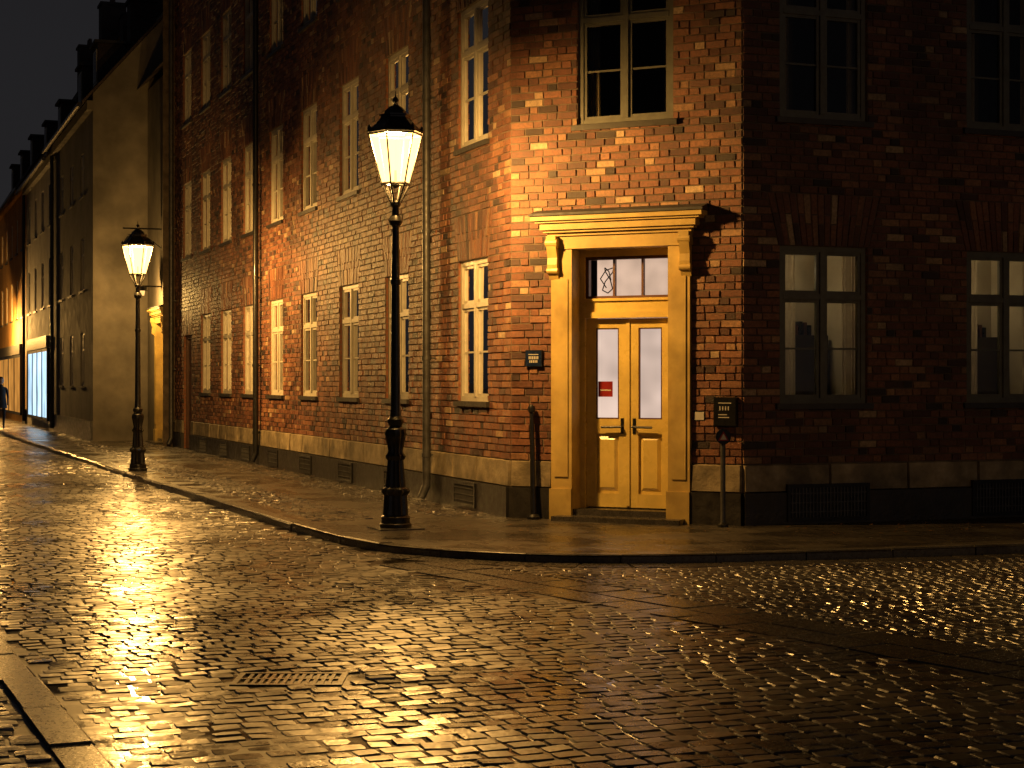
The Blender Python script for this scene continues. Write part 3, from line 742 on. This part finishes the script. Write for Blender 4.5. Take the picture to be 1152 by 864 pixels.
b=setts('side_street_setts',(0,6),(cA,sA),(-30,250),(-6,16),.10,.09,.14,m_side,RZ-.001,2,dome=.0012,drop=.009,tilt=.016,hv=.0012,wave=.003); b.parent=rp
def m_opp(x,y): return vis(x,y)&inpoly(x,y,LKB+[(-30,-10.7),(-90,138)])&(kdist(x,y,LKB)>.26)&(y<30)
o=setts('opposite_pavement_setts',(0,6),(cA,sA),(-30,200),(-26,2),.12,.12,.15,m_opp,.0,9,dome=.003,drop=.014,tilt=.02,hv=.002); o.parent=rp
def band(name,pl,o0,o1,side,lmin,lmax,z,mat='kerb_granite'):
    mb=MB(); P=[Vector((p[0],p[1])) for p in pl]
    cum=[0]
    for a,b in zip(P[:-1],P[1:]): cum.append(cum[-1]+(b-a).length)
    def at(t):
        for i in range(len(P)-1):
            if t<=cum[i+1] or i==len(P)-2:
                f=(t-cum[i])/(cum[i+1]-cum[i]); p=P[i].lerp(P[i+1],f); D=(P[i+1]-P[i]).normalized(); return p,Vector((-D.y,D.x))*side
    t=0
    while t<cum[-1]-.3:
        l=random.uniform(lmin,lmax); t1=min(t+l,cum[-1])
        (a,na),(b,nb)=at(t+.006),at(t1-.006); t=t1
        if not (abs(a.x)<.33*abs(a.y)+2.5 and 4<a.y<75): continue
        zz_=[z+random.uniform(-.004,.004) for _ in range(4)]; zt=z-.03
        p=[a+na*o0,b+nb*o0,b+nb*o1,a+na*o1]; c=sum(p,Vector((0,0)))/4
        q=[c+(x-c)*(1-.012/max(.1,(x-c).length)) for x in p]
        mb.hexa([(x.x,x.y,zt) for x in p]+[(x.x,x.y,h) for x,h in zip(q,zz_)],mat)
    o=mb.build(name); return o
A0=(lineA[0][0]-dA[0]*1.2,lineA[0][1]-dA[1]*1.2); A1=(A0[0]+dA[0]*12,A0[1]+dA[1]*12)
o=band('crossing_flagstones',[A0,A1],.0,.36,1,.35,.7,RZ-.001,mat='step_stone'); o.parent=rp
o=band('crossing_flagstones_b',[A0,A1],.375,.74,1,.35,.7,RZ-.002,mat='step_stone'); o.parent=rp
KBn=[p for p in KB if p[1]<70 and p[0]<14]
o=band('gutter_stones',[p for p in KBn if p[0]>-1.4],.03,.36,-1,.3,.5,RZ-.002,mat='step_stone'); o.parent=rp
def m_pave(x,y):
    fx=(x-Lc[0])*FL.N[0]+(y-Lc[1])*FL.N[1]; t=(x-Lc[0])*FL.D[0]+(y-Lc[1])*FL.D[1]
    return vis(x,y)&(t>.3)&(t<50)&(((fx>.12)&(fx<.75))|((fx>1.55)&(fx<2.3)&(t<28)))&inpoly(x,y,KB+[(60,60),(60,140),(0,160)])&(kdist(x,y,KB)>.25)&(np.hypot(x-LX,y-LY)>.25)&(np.hypot(x+6.72,y-30.6)>.25)&((t<27.5)|(fx>1.7))
o=setts('pavement_setts',(Lc[0],Lc[1]),(cA,sA),(-40,520),(-4,1),.10,.08,.12,m_pave,.006,5,dome=.004,drop=.018,tilt=.06,hv=.005,wave=.002); o.parent=rp
e=empty('drain_grate'); mb=MB(); z=RZ-.002; GF=Frame(MH,(1,0),(0,1))
mb.box(GF,-.30,.30,-.19,.19,z-.06,z-.04,'sign_black')
for (a,b,c,d) in ((-.31,.31,-.20,-.165),(-.31,.31,.165,.20),(-.31,-.275,-.165,.165),(.275,.31,-.165,.165)): mb.box(GF,a,b,c,d,z-.06,z+.004,'dark_iron')
for i in range(1,13):
    x=-.275+.55*i/13; mb.box(GF,x-.011,x+.011,-.165,.165,z-.03,z+.002,'dark_iron')
mb.box(GF,-.275,.275,-.012,.012,z-.03,z+.003,'dark_iron')
mb.build('grate',e)
for n_,(x,y) in enumerate(((LX,LY),(-6.72,30.6))):
    mb=MB(); mb.box(Frame((0,0),(cA,sA),(sA,-cA)),-.24,.24,-.24,.24,-.02,.012,'kerb_granite'); o=mb.build('base_slab'); o.parent=bpy.data.objects['street_lamp' if n_==0 else 'street_lamp.001']
mb=MB()
for i in range(420):
    q=random.random()
    if q<.5: p=FL.P(random.uniform(.3,14),random.uniform(.1,2.2) if random.random()<.6 else random.uniform(.08,.3),.018+random.uniform(0,.006))
    elif q<.8: p=FR.P(random.uniform(0,6),random.uniform(.08,1.5),.012)
    else: p=FC.P(random.uniform(-.3,3),random.uniform(.35,2.2),.012)
    a=random.uniform(0,6.28); r=random.uniform(.012,.035)
    mb.poly([(p[0]+r*math.cos(a),p[1]+r*math.sin(a),p[2]),(p[0]+.5*r*math.cos(a+1.6),p[1]+.5*r*math.sin(a+1.6),p[2]+.004),(p[0]-r*math.cos(a),p[1]-r*math.sin(a),p[2]+.002),(p[0]-.5*r*math.cos(a+1.6),p[1]-.5*r*math.sin(a+1.6),p[2]+.006)],'wet_leaf')
mb.build('fallen_leaves')
# night mist hanging in the street
m,nt,out=newmat('mist')
vs=N(nt,'ShaderNodeVolumeScatter'); vs.inputs['Density'].default_value=.0055; vs.inputs['Color'].default_value=(1,1,1,1)
nt.links.new(vs.outputs[0],out.inputs['Volume'])
mb=MB(); mb.box(Frame((0,0),(1,0),(0,1)),-45,16,-3,95,-.2,15,'mist'); mb.build('mist')
# ---------------------------------------------------------------- pedestrian
def person(x,y):
    e=empty('pedestrian')
    J={'pel':(0,0,.95,.13),'w':(0,.0,1.1,.12),'ch':(0,.0,1.32,.15),'nk':(0,-.01,1.47,.06),'hd0':(0,-.02,1.55,.055),
       'shL':(-.18,0,1.4,.065),'elL':(-.23,.05,1.12,.05),'wrL':(-.22,-.05,.88,.035),'haL':(-.22,-.08,.8,.035),
       'shR':(.18,0,1.4,.065),'elR':(.23,.02,1.12,.05),'wrR':(.22,-.1,.9,.035),'haR':(.22,-.13,.82,.035),
       'hiL':(-.09,0,.9,.10),'knL':(-.10,-.12,.5,.065),'anL':(-.1,-.06,.1,.045),'toL':(-.1,-.22,.04,.04),
       'hiR':(.09,0,.9,.10),'knR':(.10,.03,.5,.065),'anR':(.1,.22,.12,.045),'toR':(.1,.10,.04,.04)}
    E=[('pel','w'),('w','ch'),('ch','nk'),('nk','hd0'),('ch','shL'),('shL','elL'),('elL','wrL'),('wrL','haL'),('ch','shR'),('shR','elR'),('elR','wrR'),('wrR','haR'),('pel','hiL'),('hiL','knL'),('knL','anL'),('anL','toL'),('pel','hiR'),('hiR','knR'),('knR','anR'),('anR','toR')]
    ks=list(J); me=bpy.data.meshes.new('body'); me.from_pydata([J[k][:3] for k in ks],[(ks.index(a),ks.index(b)) for a,b in E],[])
    o=bpy.data.objects.new('body',me); scene.collection.objects.link(o); me.materials.append(MATS['coat_cloth'])
    o.modifiers.new('s','SKIN')
    for i,k in enumerate(ks):
        r=J[k][3]; me.skin_vertices[0].data[i].radius=(r,r*.8)
        me.skin_vertices[0].data[i].use_root=(i==0)
    s=o.modifiers.new('ss','SUBSURF'); s.levels=2; s.render_levels=2
    o.parent=e
    mb=MB(); prof=[(-.115,.03),(-.09,.06),(-.04,.08),(.02,.088),(.07,.08),(.105,.05),(.12,.01)]
    mb.lathe((0,-.03,1.65),prof,'skin',16); mb.tube((0,-.10,1.65),(0,-.14,1.63),.014,'skin',8,.008)
    for sx in(-1,1): mb.lathe((sx*.088,-.02,1.64),[(-.03,.008),(0,.018),(.03,.01)],'skin',8); mb.lathe((sx*.03,-.107,1.668),[(-.008,.003),(0,.009),(.008,.003)],'sign_black',6)
    mb.build('head',e,smooth=True)
    mb=MB(); mb.lathe((0,-.012,1.67),[(-.06,.088),(0,.098),(.06,.09),(.10,.06),(.125,.01)],'hair',16); mb.build('hair',e,smooth=True)
    mb=MB(); mb.lathe((0,0,0),[(.72,.21),(.9,.19),(1.1,.16),(1.3,.165),(1.42,.13),(1.47,.07)],'coat_cloth',20); mb.build('coat',e,smooth=True)
    e.location=(x,y,0); e.rotation_euler=(0,0,math.radians(20))
person(-17.28,57.6)
# ---------------------------------------------------------------- world, moonlight, camera
w=bpy.data.worlds.new('World'); scene.world=w; w.use_nodes=True; nt=w.node_tree
bg=nt.nodes['Background']; sky=nt.nodes.new('ShaderNodeTexSky'); sky.sky_type='NISHITA'; sky.sun_disc=False
sky.sun_elevation=math.radians(12); sky.sun_rotation=math.radians(150)
hs=nt.nodes.new('ShaderNodeHueSaturation'); hs.inputs['Saturation'].default_value=.10
nt.links.new(sky.outputs[0],hs.inputs['Color']); nt.links.new(mixc(nt,hs.outputs[0],(.98,.92,1.0),1,'MULTIPLY'),bg.inputs[0]); bg.inputs[1].default_value=.0028
sl=bpy.data.lights.new('moonlight','SUN'); sl.energy=.01; sl.angle=math.radians(2); sl.color=(1,.95,.88)
so=bpy.data.objects.new('moonlight',sl); scene.collection.objects.link(so); so.rotation_euler=(math.radians(60),0,math.radians(-30))
cam=bpy.data.cameras.new('camera'); cam.lens=59.9; cam.sensor_width=36; cam.clip_end=3000; cam.shift_y=-.0017
co=bpy.data.objects.new('camera',cam); scene.collection.objects.link(co); co.location=(0,0,1.6); co.rotation_euler=(math.radians(90),0,0)
scene.camera=co
